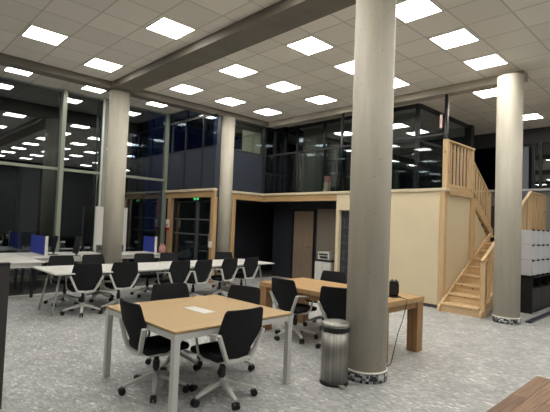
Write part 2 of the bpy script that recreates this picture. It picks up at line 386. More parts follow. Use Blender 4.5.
# ------------------------------------------------------------------ room walls out of view
struct('wall_left', MB().box(X0-.15, X0, Y0, YG, 0, 5.3), 'room')
struct('wall_back', MB().box(X0, X1, Y0-.15, Y0, 0, 5.3), 'room')
struct('wall_right', MB().box(X1, X1+.15, Y0, YG, 0, 2.95), 'grey')
struct('wall_right_top', MB().box(X1, X1+.15, Y0, YG, 4.35, 5.3), 'room')
bars = [('mullion', (X1+.02, X1+.1, y-.04, y+.04, 2.95, 4.35), 'frame') for y in (-2, 0, 2, 3.86, 4.05)]
bars += [('sill', (X1-.08, X1, Y0, YG, 2.93, 2.99), 'pole')]
window('window_2', [(X1+.05, X1+.07, Y0, YG, 2.95, 4.35)], bars)
tag(MB().box(X1-.07, X1-.03, 4.15, 4.75, 2.75, 4.25).build('roller_blind', 'greyblind'), 'pale grey blind panel on the far wall behind the stairs', 'blind')

# ------------------------------------------------------------------ upper storey side wall x = XW
struct('wall_upper_side', MB().box(XW, XW+.06, 9.76, YG, LED, 3.72).box(XW+.06, 7.46, 9.97, 10.02, 0, ZB), 'slate')
ys = [9.78, 10.4, 11.3, YG]
pan = []; bars = []
for a, b in zip(ys[:-1], ys[1:]): pan.append((XW+.02, XW+.04, max(a, 10.2), b, 3.76, ZBK))
pan.append((XW+.02, XW+.04, 9.78, 10.2, 3.76, ZB))
for y in ys[1:-1]: bars.append(('mullion', (XW-.012, XW+.05, y-.022, y+.022, LED, ZBK), 'frame'))
bars.append(('head_rail', (XW-.01, XW+.06, 10.2, YG, 4.62, 4.68), 'frame')); bars.append(('sill_rail', (XW-.01, XW+.062, 9.76, YG, 3.72, 3.76), 'frame'))
window('window_3', pan, bars, 'glassD')
# front wall of the upper storey, y = 9.95
struct('wall_upper_front', MB().box(7.84, 9.06, 10.0, 10.06, LED, 3.74), 'slate')
window('window_4', [(7.84, 9.06, 10.02, 10.04, 3.78, ZB)], [('sill_rail', (7.84, 9.06, 9.985, 10.07, 3.73, 3.78), 'frame'), ('head_rail', (7.84, 9.06, 9.985, 10.07, ZB-.06, ZB), 'frame'),
    ('mullion', (9.06, 9.16, 9.97, 10.07, LED, ZB), 'frame')], 'glass')
tag(MB().box(8.3, 9.03, 10.1, 10.13, 3.8, 4.44).build('window_blind', 'blind'), 'beige blind behind the upper window right of the second column', 'blind')
window('window_5', [(9.16, 10.05, 10.02, 10.04, LED, ZB)], [('mullion', (9.55, 9.6, 9.98, 10.06, LED, ZB), 'frame'), ('rail', (9.16, 10.05, 9.99, 10.05, 3.2, 3.24), 'frame'), ('head_rail', (9.16, 10.05, 9.985, 10.07, ZB-.06, ZB), 'frame'),
    ('mullion', (10.0, 10.1, 9.97, 10.07, LED, ZC), 'frame')], 'glassD')

# ------------------------------------------------------------------ gallery: slab, ledge, beams
struct('floor_gallery', MB().box(XW+.06, 13.1, 10.06, YG, 2.36, LED-.02).box(9.2, 10.42, 4.24, 10.06, 2.36, LED-.02).box(10.42, 13.1, 5.14, 10.06, 2.36, LED-.02), 'greydark')
struct('trim_3', MB().box(XW-.08, XW+.05, 9.68, YG-.1, 2.5, LED), 'ledge', bevel=.008)
struct('trim_4', MB().box(7.8, 9.2, 9.9, 10.03, 2.5, LED).box(9.06, 9.2, 4.15, 9.9, 2.5, LED), 'ledge', bevel=.008)
struct('trim_5', MB().box(XW-.03, XW+.04, 9.7, YG-.1, 2.33, 2.5), 'lintel')
struct('trim_6', MB().box(7.84, 9.18, 9.95, 10.03, 2.33, 2.5).box(9.1, 9.18, 7.12, 9.95, 2.33, 2.5), 'lintel')

# cream wall under the gallery
struct('wall_cream', MB().box(9.1, 9.2, 4.32, 6.15, 0, 2.5).box(9.1, 9.2, 6.15, 7.02, 2.08, 2.5).box(9.1, 9.2, 7.02, 7.12, 0, 2.5), 'cream')
struct('wall_tiled', MB().box(9.22, 9.28, 6.1, 7.08, 0, 2.34), 'tile')
struct('baseboard_cream', MB().box(9.085, 9.1, 4.32, 6.15, 0, .07), 'greydark')
# under-gallery rooms
struct('wall_dark', MB().box(9.9, 10.0, 9.42, 10.3, 0, 2.36).box(9.9, 10.0, 8.52, 9.42, 2.12, 2.36).box(9.9, 10.0, 7.1, 8.52, 0, 2.36), 'dark')
struct('wall_dark_passage', MB().box(9.0, 12.5, 11.5, 11.6, 0, 2.36).box(XW+.3, 9.9, 12.05, 12.15, 0, 2.36).box(12.4, 12.5, 4.4, 11.5, 0, 2.36), 'dark')
struct('wall_alcove', MB().box(9.885, 9.9, 7.15, 8.42, .0, 2.15), 'alcove')
r = sroot('door_1')
MB().box(9.87, 9.9, 9.38, 9.43, 0, 2.12).box(9.87, 9.9, 8.51, 8.56, 0, 2.12).box(9.87, 9.9, 8.56, 9.38, 2.08, 2.12).build('door_frame', 'black', r)
MB().box(9.89, 9.93, 8.57, 9.37, .01, 2.075).build('door_leaf', 'door', r)
MB().tube([(9.88, 8.66, 1.02), (9.84, 8.66, 1.02), (9.84, 8.78, 1.02)], .01).build('door_handle', 'alu', r)
for z in (.3, 1.1, 1.85): MB().box(9.875, 9.892, 9.36, 9.385, z, z+.09).build('hinge', 'black', r)

# timber-framed openings below the gallery
r = thing('door_surround', 'light timber surround framing the dark glazed double doors, left of the second column', 'door frame', (0, 0, 0))
MB().box(XW-.04, XW+.08, 9.7, 9.83, 0, 2.33).build('post', 'post', r, bevel=.005)
MB().box(XW-.04, XW+.08, 11.92, 12.1, 0, 2.33).build('post', 'post', r, bevel=.005)
p = thing('timber_post', 'light timber post under the gallery beam, right of the second column', 'post', (7.92, 9.97, 0))
MB().box(-.07, .07, -.07, .07, 0, 2.33).build('shaft', 'post', p, bevel=.006)

# dark glazed double doors, x = XW + .1
r = sroot('door_2')
XD = XW+.12
MB().box(XD, XD+.012, 9.88, 10.62, .08, 2.2).build('pane', 'glass', r); MB().box(XD, XD+.012, 10.74, 11.86, .08, 2.2).build('pane', 'glass', r)
for y0, y1 in ((9.83, 9.89), (10.61, 10.66), (10.69, 10.74), (11.86, 11.92)): MB().box(XD-.02, XD+.03, y0, y1, 0, 2.24).build('stile', 'doorbar' if 10 < y0 < 11 else 'frame', r)
for z in (.02, 1.25, 1.68, 2.2):
    for y0, y1 in ((9.89, 10.61), (10.74, 11.86)): MB().box(XD-.015, XD+.025, y0, y1, z, z+.045).build('rail', 'doorbar' if 1 < z < 2 else 'frame', r)
MB().tube([(XD-.02, 10.0, .95), (XD-.07, 10.0, .95), (XD-.07, 10.0, 1.32), (XD-.02, 10.0, 1.32)], .013).build('door_handle', 'alu', r)
r = thing('exit_sign', 'small green lit exit sign hanging over the glazed double doors', 'sign', (XW-.0, 10.58, 2.24))
MB().box(-.02, .02, -.14, .14, -.0, .09).build('sign_box', 'frame', r)
MB().box(-.024, -.02, .03, .12, .015, .075).box(-.024, -.02, -.12, -.03, .015, .075).build('sign_face', 'exitg', r)
r = thing('alarm_box', 'small white and red alarm box fixed on the left timber post', 'alarm', (XW-.068, 12.01, 1.43))
MB().box(-.02, .028, -.08, .08, 0, .24).build('case', 'label', r, bevel=.006)
MB().box(-.024, -.02, -.04, .04, .03, .1).build('button', 'red', r)
MB().box(-.02, .028, -.05, .05, -.1, -.005).build('sounder', 'red', r, bevel=.004)
r = thing('wall_switch', 'small white switch box on the right timber post near the white tables', 'switch', (XW-.052, 9.77, .95))
MB().box(-.01, .012, -.06, .06, 0, .17).build('case', 'label', r, bevel=.004)
MB().box(-.016, -.01, -.02, .02, .05, .12).build('rocker', 'collar', r)

# ------------------------------------------------------------------ gallery glass and balustrade
OX = 10.05
pan = []; bars = []
gy = [5.4, 6.35, 7.3, 8.4, 9.5]
for a, b in zip(gy[:-1], gy[1:]): pan.append((OX, OX+.02, a+.03, b-.03, LED, ZC-.08))
for y in gy: bars.append(('mullion', (OX-.03, OX+.05, y-.05 if y in (5.4,) else y-.03, y+.05 if y == 5.4 else y+.03, LED-.02, ZC), 'frame'))
bars += [('head_rail', (OX-.03, OX+.05, 5.4, 9.95, ZC-.09, ZC), 'frame'), ('transom', (OX-.02, OX+.04, 5.4, 7.3, 3.86, 3.9), 'frame'), ('sill_rail', (OX-.03, OX+.05, 5.4, 9.95, LED-.02, LED+.06), 'frame')]
window('window_6', pan, bars)
pan = [(OX+.06, 11.5, 5.36, 5.38, LED, ZC-.08), (11.56, 13.0, 5.36, 5.38, LED, ZC-.08)]
bars = [('mullion', (11.5, 11.56, 5.33, 5.41, LED-.02, ZC), 'frame'), ('corner_post', (13.0, 13.22, 5.27, 5.47, LED-.02, ZC), 'frame'), ('head_rail', (OX+.05, 13.0, 5.33, 5.41, ZC-.09, ZC), 'frame'), ('transom', (OX+.05, 13.0, 5.345, 5.395, 3.86, 3.9), 'frame')]
window('window_7', pan, bars)
struct('wall_office_column', MB().box(10.6, 10.95, 9.2, 9.75, LED, ZC), 'blind')
struct('wall_office_dark', MB().box(10.2, 13.1, 11.9, 12.0, LED, ZC).box(13.2, 13.3, 5.5, 11.9, LED, ZC), 'dark')

r = thing('glass_balustrade', 'long smoked glass balustrade with a thin dark rail along the gallery edge', 'railing', (9.13, 0, 0))
for a, b in ((9.85, 8.55), (8.52, 7.2), (7.17, 5.75), (5.72, 4.3)):
    MB().box(-.008, .008, b, a, LED+.01, 3.72).build('pane', 'glassB', r)
MB().box(-.02, .02, 4.29, 9.86, 3.72, 3.76).build('top_rail', 'frame', r)
for y in (8.535, 7.185, 5.735): MB().box(-.014, .014, y-.011, y+.011, LED, 3.72).build('upright', 'frame', r)
MB().box(-.014, .014, 4.29, 9.86, LED, LED+.012).build('foot_rail', 'frame', r)
tag(MB().lathe(9.19, 7.07, [(.04, LED), (.04, ZB)], 14).build('steel_post', 'frame', smooth=True), 'black round steel post on the gallery edge, left of the foreground column', 'post')
r = thing('steel_post', 'dark steel post with a small pink sign at the stair end of the gallery', 'post', (9.25, 4.3, 0))
MB().lathe(0, 0, [(.035, LED), (.035, ZB)], 14).build('shaft', 'frame', r, smooth=True)
MB().lathe(-.0, -.05, [(.012, 3.76), (.012, ZB)], 10).build('cable_tube', 'alu', r, smooth=True)
MB().box(-.05, -.035, .06, .12, 3.9, 4.2).build('small_sign', 'palepink', r)

# small stack and dark case standing behind the balustrade
for k, (dz, m, lb) in enumerate(((0, 'blind', 'pale box at the bottom of the small stack behind the glass balustrade'), (.175, 'blind', 'pale box in the middle of the small stack behind the glass balustrade'), (.35, 'pink', 'pinkish red box on top of the small stack behind the glass balustrade'))):
    t = thing('small_box', lb, 'box', (9.75, 8.0-.02*k, LED-.02+dz))
    MB().box(-.07, .07, -.08, .08, 0, .16).build('carton', m, t, bevel=.008); MB().box(-.074, .074, -.084, .084, .14, .172).build('lid', m, t)
t = thing('shoulder_bag', 'small black bag beside the stacked boxes behind the glass balustrade', 'bag', (9.75, 7.68, LED-.02))
MB().box(-.08, .08, -.13, .13, 0, .22).build('body', 'black', t, bevel=.03, seg=3); MB().tube([(0, -.08, .21), (0, -.06, .32), (0, .06, .32), (0, .08, .21)], .009).build('handle', 'black', t)

# ------------------------------------------------------------------ staircase
ST = thing('wooden_staircase', 'light pine staircase with landing, turning up to the gallery behind the round column', 'stairs', (0, 0, 0))
nr, rise, run, sx = 9, 1.57/9, .33, 8.86
for i in range(nr-1):
    x = sx+i*run; z = (i+1)*rise
    MB().box(x-.03, x+run+.0, 3.36, 4.14, z-.04, z).build('tread', 'pineY', ST, bevel=.006)
for i in range(nr):
    x = sx+i*run
    MB().box(x, x+.02, 3.36, 4.14, i*rise, (i+1)*rise-.04).build('riser', 'pineY', ST)
def stringer(y0, y1): 
    s = rise/run; xe = sx+(nr-1)*run+.03
    return MB().prism([(sx-.08, 0), (sx+.2, 0), (xe, 1.3), (xe, 1.57+.08), (sx-.06, .1)], 'y', y0, y1)
stringer(4.14, 4.19).build('stringer', 'pineX', ST, bevel=.004)
stringer(3.3, 3.36).build('stringer', 'pineX', ST, bevel=.004)
xl = sx+(nr-1)*run
MB().box(xl, 12.9, 3.3, 5.14, 1.43, 1.57).build('landing', 'pineX', ST)
for x, y in ((xl+.1, 3.36), (12.8, 3.36), (12.8, 5.05)): MB().box(x-.05, x+.05, y-.05, y+.05, 0, 1.43).build('landing_post', 'pineZ', ST)
# near handrail with newel
MB().box(8.9, 9.0, 3.28, 3.38, 0, 1.08).build('newel', 'pineZ', ST, bevel=.006)
MB().beam((8.86, 3.33, 1.09), (11.78, 3.33, 2.67), .07, .045).build('handrail', 'pineX', ST, bevel=.006)
MB().beam((11.76, 3.33, 2.66), (12.9, 3.33, 2.66), .07, .045).build('handrail', 'pineX', ST, bevel=.006)
for k in range(12):
    x = 9.22+k*.2
    zt = 1.09+(x-8.86)*.541; zb = max(0, (x-sx)*rise/run)+.05
    MB().box(x-.02, x+.02, 3.31, 3.35, zb, zt-.02).build('baluster', 'pineZ', ST)
MB().box(11.72, 11.81, 3.285, 3.375, 1.2, 2.64).build('newel', 'pineZ', ST, bevel=.006)
for k in range(6):
    x = 11.95+k*.165
    MB().box(x-.025, x+.025, 3.315, 3.345, 1.5, 2.64).build('baluster', 'pineZ', ST)
MB().box(12.84, 12.92, 3.29, 3.37, 1.5, 2.68).build('newel', 'pineZ', ST)
# second flight, rising back towards the gallery
for i in range(5):
    x = xl+.1-i*.235; z = 1.57+(i+1)*(LED-1.57)/6
    MB().box(x-.235, x+.02, 4.3, 5.1, z-.04, z).build('tread', 'pineY', ST)
MB().prism([(xl+.2, 1.5), (xl+.2, 1.72), (10.45, 2.6), (10.45, 2.3)], 'y', 4.15, 4.205).build('stringer', 'pineX', ST)
MB().beam((10.52, 4.24, 3.36), (11.64, 4.24, 2.62), .06, .045).build('handrail', 'pineX', ST, bevel=.006)
for k in range(6):
    x = 10.68+k*.165; zt = 3.36-(x-10.52)*.66; zb = 2.47-(x-10.45)*.82
    MB().box(x-.03, x+.03, 4.225, 4.255, zb, zt).build('baluster', 'pineZ', ST)
MB().box(11.6, 11.69, 4.2, 4.29, 1.57, 2.66).build('newel', 'pineZ', ST, bevel=.006)

# gallery-end guard rail and its posts
GR = thing('gallery_guard_rail', 'slatted pine guard rail at the gallery end above the staircase', 'railing', (0, 0, 0))
MB().box(9.09, 9.2, 4.17, 4.28, LED, 3.6).build('newel', 'pineZ', GR, bevel=.006)
MB().box(10.42, 10.52, 4.18, 4.28, LED, 3.58).build('newel', 'pineZ', GR, bevel=.006)
MB().beam((9.08, 4.225, 3.6), (10.56, 4.225, 3.6), .1, .04).build('top_rail', 'pineX', GR, bevel=.005)
MB().box(9.2, 10.42, 4.2, 4.25, LED, LED+.1).build('bottom_rail', 'pineX', GR, bevel=.005)
for k in range(6):
    x = 9.36+k*.18
    MB().box(x-.03, x+.03, 4.205, 4.235, LED+.06, 3.58).build('slat', 'pineZ', GR)
MB().box(9.2, 10.56, 4.15, 4.26, 2.44, LED).build('edge_board', 'pineX', GR)

tag(MB().box(9.075, 9.2, 4.2, 4.32, 0, 2.5).build('timber_post', 'pineZ', bevel=.006), 'square pine corner post at the end of the cream wall, beside the bottom stair', 'post')
tag(MB().box(10.38, 10.52, 4.13, 4.205, 1.0, 2.44).build('timber_post', 'pineZ', bevel=.006), 'square pine post rising beside the middle of the stair flight', 'post')
struct('wall_stair', MB().prism([(9.2, 0), (xl+.12, 0), (xl+.12, 1.42), (10.5, 2.3), (10.5, 2.44), (9.2, 2.44)], 'y', 4.21, 4.235), 'cream')

# ------------------------------------------------------------------ storage right of the column
t = thing('storage_cube_unit', 'white stacked cube storage unit with black corner connectors on the black cabinet', 'shelf', (10.35, 2.86, .78))
MB().box(0, 1.75, .03, .36, 0, .96).build('carcass', 'whitep', t)
for i in range(5):
    for j in range(3): MB().box(i*.35+.012, i*.35+.338, 0, .028, j*.32+.012, j*.32+.308).build('door', 'whitep', t, bevel=.004)
for z in (.33, .65): MB().box(-.006, 0, .05, .34, z, z+.005).build('seam', 'grey', t)
for i in range(6):
    for j in range(4): MB().lathe(i*.35, .0, [(.012, j*.32-.018), (.026, j*.32-.01), (.026, j*.32+.012), (.012, j*.32+.02)], 10).build('connector', 'black', t)
t = thing('black_cabinet', 'low black cabinet with open top shelf, under the white cube storage', 'cabinet', (10.25, 2.84, 0))
MB().box(0, .03, 0, .42, 0, .76).box(1.9, 1.93, 0, .42, 0, .76).box(.03, 1.9, .39, .42, 0, .76).box(0, 1.93, 0, .42, .735, .758).box(.03, 1.9, .02, .39, .5, .52).box(.03, 1.9, .02, .39, .04, .06).build('carcass', 'black', t)
for k in range(3): MB().box(.04+k*.625, .65+k*.625, 0, .02, .07, .5).build('door', 'frame', t, bevel=.003)
for k in (1, 2): MB().box(.03+k*.625-.01, .03+k*.625+.01, .03, .38, .52, .735).build('divider', 'black', t)

# ------------------------------------------------------------------ swivel chair (faces local +x)
def make_chair(label):
    t = thing('swivel_chair', label, 'chair')
    s = MB(); s.box(-.22, .24, -.225, .225, .405, .47); s.build('seat', 'fabric', t, bevel=.03, seg=3, smooth=True)
    rows = [(.425, .115, -.203), (.5, .155, -.225), (.58, .2, -.243), (.66, .243, -.262), (.68, .247, -.268), (.72, .242, -.279), (.79, .231, -.296), (.85, .22, -.311), (.875, .21, -.318), (.886, .19, -.321)]
    b = MB(); nc = 10; vs = []
    for side in (0, 1):
        for z, w, x in rows:
            for k in range(nc+1):
                u = -1+2*k/nc; y = u*w; xx = x+.028*(u*u)*(.6 if z < .5 else 1)-(.026 if side else 0)
                vs.append((xx, y, z))
    R = len(rows); C = nc+1; fs = []
    I = lambda sd, i, k: sd*R*C+i*C+k
    for i in range(R-1):
        for k in range(nc):
            fs.append((I(0, i, k), I(0, i, k+1), I(0, i+1, k+1), I(0, i+1, k))); fs.append((I(1, i, k), I(1, i+1, k), I(1, i+1, k+1), I(1, i, k+1)))
    for i in range(R-1):
        for k in (0, nc): fs.append((I(0, i, k), I(0, i+1, k), I(1, i+1, k), I(1, i, k)))
    for k in range(nc):
        for i in (0, R-1): fs.append((I(0, i, k), I(0, i, k+1), I(1, i, k+1), I(1, i, k)))
    b.add(vs, fs); b.build('backrest', 'fabric', t, bevel=.006, smooth=True)
    # light frame hugging the lower half of the back
    f = MB(); x = lambda z: -.232-(z-.42)*.21
    path = [(x(.66)+.01, .256, .672), (x(.5)-.006, .178, .5), (x(.42)-.006, .132, .415), (x(.42)-.012, 0, .405), (x(.42)-.006, -.132, .415), (x(.5)-.006, -.178, .5), (x(.66)+.01, -.256, .672)]
    for a, c in zip(path[:-1], path[1:]): f.beam(a, c, .032, .04, up=(-1, 0, 0))
    f.build('back_frame', 'alumatt', t, bevel=.005)
    for s in (1, -1):
        a = MB()
        p = [(-.27, .25*s, .665), (-.05, .27*s, .645), (.075, .27*s, .635), (.03, .258*s, .44), (-.03, .24*s, .4), (-.22, .135*s, .405)]
        for q, c in zip(p[:-1], p[1:]): a.beam(q, c, .016, .024)
        a.build('armrest', 'alumatt', t, bevel=.004)
    g = MB().lathe(0, 0, [(.05, .375), (.05, .4)], 16).lathe(0, 0, [(.024, .12), (.024, .38)], 16).lathe(0, 0, [(.034, .21), (.034, .29)], 16)
    g.box(-.12, .12, -.05, .05, .375, .4); g.build('gas_column', 'black', t)
    h = MB().lathe(0, 0, [(.03, .11), (.042, .125), (.042, .175), (.03, .19)], 16).build('hub', 'alumatt', t)
    for k in range(5):
        an = 2*PI*k/5+.42; c, s_ = math.cos(an), math.sin(an)
        m = MB(); p0 = Vector((.03*c, .03*s_, .155)); p1 = Vector((.31*c, .31*s_, .078)); d = Vector((-s_, c, 0))
        vs = []
        for p, w, hh in ((p0, .029, .024), (p0.lerp(p1, .5), .024, .018), (p1, .016, .012)):
            for i, j in ((-1, -1), (1, -1), (1, 1), (-1, 1)): vs.append(p+d*w*i+Vector((0, 0, hh*j)))
        fs = [(3, 2, 1, 0), (8, 9, 10, 11)]
        for o in (0, 4):
            for q in range(4): fs.append((o+q, o+(q+1) % 4, o+4+(q+1) % 4, o+4+q))
        m.add(vs, fs); m.build('leg', 'alumatt', t, bevel=.004)
        ca = MB(); cx, cy = .315*c, .315*s_
        # twin wheels, axis tangential
        for off in (-.02, .02):
            n = 14; ring = []
            for e in (-.009, .009):
                for q in range(n):
                    th = 2*PI*q/n; ring.append((cx+d.x*(off+e)+c*.032*math.cos(th), cy+d.y*(off+e)+s_*.032*math.cos(th), .033+.032*math.sin(th)))
            fs = [tuple(range(n)), tuple(range(2*n-1, n-1, -1))]+[(q, (q+1) % n, (q+1) % n+n, q+n) for q in range(n)]
            ca.add(ring, fs)
        ca.beam((cx-.028*c, cy-.028*s_, .045), (cx+.02*c, cy+.02*s_, .05), .022, .03)
        ca.build('caster', 'black', t)
    return t
CH = [ # back-top position is 0.30 behind the seat centre
 (2.63, 3.36, 89, 'black swivel chair at the near side of the oak-topped table', 'chairs around the oak-topped table'),
 (2.24, 3.91, -2, 'black swivel chair at the left end of the oak-topped table', 'chairs around the oak-topped table'),
 (2.80, 4.44, -100, 'black swivel chair behind the oak-topped table, left of the pair there', 'chairs around the oak-topped table'),
 (3.24, 4.05, 195, 'black swivel chair behind the oak-topped table, right of the pair there', 'chairs around the oak-topped table'),
 (2.95, 7.72, 80, 'black swivel chair in the near row at the white tables, leftmost', 'chairs in front of the white tables'),
 (3.59, 7.73, 84, 'black swivel chair in the near row at the white tables, second from left', 'chairs in front of the white tables'),
 (4.61, 7.64, 95, 'black swivel chair in the near row at the white tables, third from left', 'chairs in front of the white tables'),
 (5.14, 7.65, 100, 'black swivel chair in the near row at the white tables, third from right', 'chairs in front of the white tables'),
 (5.87, 7.72, 99, 'black swivel chair in the near row at the white tables, second from right', 'chairs in front of the white tables'),
 (6.55, 7.80, 98, 'black swivel chair in the near row at the white tables, rightmost', 'chairs in front of the white tables'),
 (3.0, 8.75, -92, 'black swivel chair behind the white tables, leftmost of the far row', 'chairs behind the white tables'),
 (3.68, 8.84, -86, 'black swivel chair behind the white tables, just left of the round column', 'chairs behind the white tables'),
 (4.75, 8.84, -100, 'black swivel chair behind the white tables, just right of the round column', 'chairs behind the white tables'),
 (5.47, 8.92, -90, 'black swivel chair behind the white tables, in front of the glazed doors', 'chairs behind the white tables'),
 (6.88, 8.80, -112, 'black swivel chair behind the white tables, before the second round column', 'chairs behind the white tables'),
 (4.79, 4.44, 2, 'black swivel chair left of the solid oak table, its whole back showing', 'chairs around the solid oak table'),
 (4.81, 3.6, 22, 'black swivel chair left of the solid oak table, half hidden behind the bin', 'chairs around the solid oak table'),
 (5.73, 4.67, 190, 'black swivel chair beyond the solid oak table, showing just left of the column', 'chairs around the solid oak table'),
]
c0 = make_chair(CH[0][3])
for i, (x, y, a, lb, g) in enumerate(CH):
    if i == 0: c0.location = (x, y, 0); c0.rotation_euler = (0, 0, math.radians(a)); c0['group'] = g
    else: dup(c0, (x, y, 0), math.radians(a), lb, g)

# ------------------------------------------------------------------ oak-topped table with light metal frame
t = thing('meeting_table', 'square oak-topped meeting table with pale metal frame in the foreground', 'table', (2.0, 3.21, 0))
W, D = 1.42, 1.37
MB().box(0, W, 0, D, .712, .732).build('tabletop', 'oakX', t, bevel=.003)
MB().box(.001, W-.001, .001, D-.001, .7085, .712).build('edge_band', 'frame', t)
m = MB().box(.004, W-.004, .004, .05, .655, .7085).box(.004, W-.004, D-.05, D-.004, .655, .7085).box(.004, .05, .05, D-.05, .655, .7085).box(W-.05, W-.004, .05, D-.05, .655, .7085)
m.build('apron', 'metal', t)
for x in (0, W-.056):
    for y in (0, D-.056):
        mm = MB().box(x, x+.056, y, y+.056, 0, .7082)
        # curved gussets
        sx_ = 1 if x < .5 else -1; sy_ = 1 if y < .5 else -1; bx = x+.056 if sx_ > 0 else x; by = y+.056 if sy_ > 0 else y
        arc = [(bx+sx_*.06*(1-math.sin(q*PI/8)), .6+.06*(1-math.cos(q*PI/8))) for q in range(5)]
        mm.prism([(bx, .66), (bx+sx_*.06, .66)]+[(bx+sx_*(.06-.06*math.sin(q*PI/8)), .66-.06+.06*math.cos(q*PI/8)) for q in range(5)], 'y', min(y+.01, y+.04), y+.05)
        mm.prism([(by, .66), (by+sy_*.06, .66)]+[(by+sy_*(.06-.06*math.sin(q*PI/8)), .66-.06+.06*math.cos(q*PI/8)) for q in range(5)], 'x', x+.01, x+.05)
        mm.build('leg', 'metal', t)
o = thing('cable_flap', 'white rectangular cable flap set in the middle of the oak-topped table', 'cable flap', (2.68, 3.86, .732), math.radians(3))
MB().box(-.07, .07, -.18, .18, 0, .006).build('flap', 'white', o, bevel=.002)
MB().box(-.076, .076, -.186, .186, 0, .003).build('rim', 'metal', o)

# ------------------------------------------------------------------ white tables in the middle
def white_table(x0, x1, y0, y1, label):
    t = thing('white_table', label, 'table', (x0, y0, 0), 0, 'long white tables'); W = x1-x0; D = y1-y0
    MB().box(0, W, 0, D, .705, .73).build('tabletop', 'white', t, bevel=.004)
    MB().box(.15, W-.15, .3, .34, .65, .705).box(.15, W-.15, D-.34, D-.3, .65, .705).build('rail', 'alu', t)
    for x, sg in ((.2, -1), (W-.2, 1)):
        for y, s2 in ((.34, -1), (D-.34, 1)):
            MB().tube([(x, y, .705), (x+sg*.13, y+s2*.07, 0)], .022, 10, r2=.015).build('leg', 'alu', t, smooth=True)
white_table(2.40, 4.9, 7.47, 8.7, 'long white table standing left, partly in front of the round column')
white_table(4.92, 7.36, 7.56, 8.76, 'long white table on the right, its end pointing at the dark wall')

# ------------------------------------------------------------------ solid oak table
t = thing('oak_dining_table', 'solid oak table with thick square legs behind the foreground column', 'table', (4.73, 2.93, 0))
W, D = 1.04, 2.26
MB().box(0, W, 0, D, .675, .745).build('tabletop', 'oak', t, bevel=.005)
for x in (.0, W-.165):
    for y in (.01, D-.165): MB().box(x, x+.155, y, y+.155, 0, .675).build('leg', 'oakZ', t, bevel=.004)
MB().box(.03, .06, .15, D-.15, .6, .675).box(W-.06, W-.03, .15, D-.15, .6, .675).box(.15, W-.15, .03, .06, .6, .675).box(.15, W-.15, D-.06, D-.03, .6, .675).build('apron', 'oakZ', t)
t = thing('portable_speaker', 'small black upright speaker on the right end of the solid oak table', 'speaker', (5.33, 3.15, .745), .5)
MB().lathe(0, 0, [(.085, 0), (.095, .004), (.095, .012), (.07, .014)], 24).build('base_plate', 'black', t)
MB().box(-.06, .06, -.06, .06, .014, .215).build('body', 'black', t, bevel=.018, seg=3)
MB().box(-.068, -.058, -.04, .04, .05, .17).box(-.04, .04, -.068, -.058, .05, .17).build('grille', 'screen', t, bevel=.002)
for a in range(4): MB().lathe(.035*math.cos(a*PI/2+.78), .035*math.sin(a*PI/2+.78), [(.012, .213), (.012, .228)], 10).build('knob', 'frame', t)
cu = MB().tube([(5.32, 3.04, .75), (5.29, 2.95, .75), (5.28, 2.922, .74), (5.26, 2.92, .68), (5.19, 2.92, .51), (5.07, 2.92, .34), (4.99, 2.91, .2), (4.9, 2.9, .03), (4.84, 2.88, .008), (4.7, 2.86, .008)], .005, 6)
tag(cu.build('power_cable', 'black'), 'thin black cable hanging from the speaker over the end of the solid oak table', 'cable')

# ------------------------------------------------------------------ bin
t = thing('pedal_bin', 'round brushed steel pedal bin standing against the foreground column', 'bin', (3.80, 2.93, 0), math.radians(245))
r_ = .146
MB().lathe(0, 0, [(r_+.006, 0), (r_+.008, .012), (r_+.006, .03), (r_, .032)], 40).build('base_ring', 'black', t, smooth=True)
MB().lathe(0, 0, [(r_, .03), (r_, .585)], 48).build('body', 'steel', t, smooth=True)
random.seed(3)
bag = MB(); n = 48; prof = []
vs = []
for i, (rr, z) in enumerate(((r_+.003, .555), (r_+.012, .575), (r_+.01, .605), (r_-.005, .615))):
    for k in range(n): vs.append((rr*math.cos(2*PI*k/n), rr*math.sin(2*PI*k/n), z+(random.uniform(-.012, .008) if i < 2 else 0)))
fs = [(i*n+k, i*n+(k+1) % n, (i+1)*n+(k+1) % n, (i+1)*n+k) for i in range(3) for k in range(n)]
bag.add(vs, fs).build('bag_edge', 'black', t, smooth=True)
MB().lathe(0, 0, [(r_+.008, .6), (r_+.012, .612), (r_+.008, .636), (r_-.012, .648), (.08, .652), (.001, .653)], 48).build('lid', 'steel', t, smooth=True)
MB().box(r_-.01, r_+.075, -.03, .03, .016, .03).build('pedal', 'alu', t, bevel=.005)
MB().box(-r_-.03, -r_+.005, -.04, .04, .5, .64).build('hinge', 'black', t, bevel=.004)

# ------------------------------------------------------------------ foreground plank table, bottom right
t = thing('plank_table', 'rustic reclaimed plank table corner at the bottom right of the view', 'table', (3.32, .885, 0))
o = MB().box(-1.5, 0, -.9, 0, .69, .73).build('tabletop', 'planks', t, bevel=.004)
for x, y in ((-.11, -.11), (-1.47, -.11), (-.11, -.87), (-1.47, -.87)): MB().box(x, x+.08, y, y+.08, 0, .69).build('leg', 'oakZ', t)
t = thing('red_box', 'small bright red box lying on the plank table at the picture corner', 'box', (2.765, .59, .73), -.75)
MB().box(-.05, .05, -.07, .07, 0, .02).build('carton', 'red', t, bevel=.002); MB().box(-.051, .051, -.071, .071, .014, .024).build('lid', 'red', t)

# ------------------------------------------------------------------ dark low partition at the left edge
t = thing('low_partition', 'dark grey low partition cropped by the left edge of the view', 'partition', (1.0, 4.26, 0))
MB().box(-1.1, 0, -.03, .03, .03, 1.23).build('panel', 'greydark', t, bevel=.004)
MB().box(-1.1, .0, -.035, .035, 1.23, 1.25).build('cap', 'frame', t)
for x in (-1.0, -.12): MB().box(x, x+.06, -.2, .2, 0, .03).build('foot', 'frame', t)

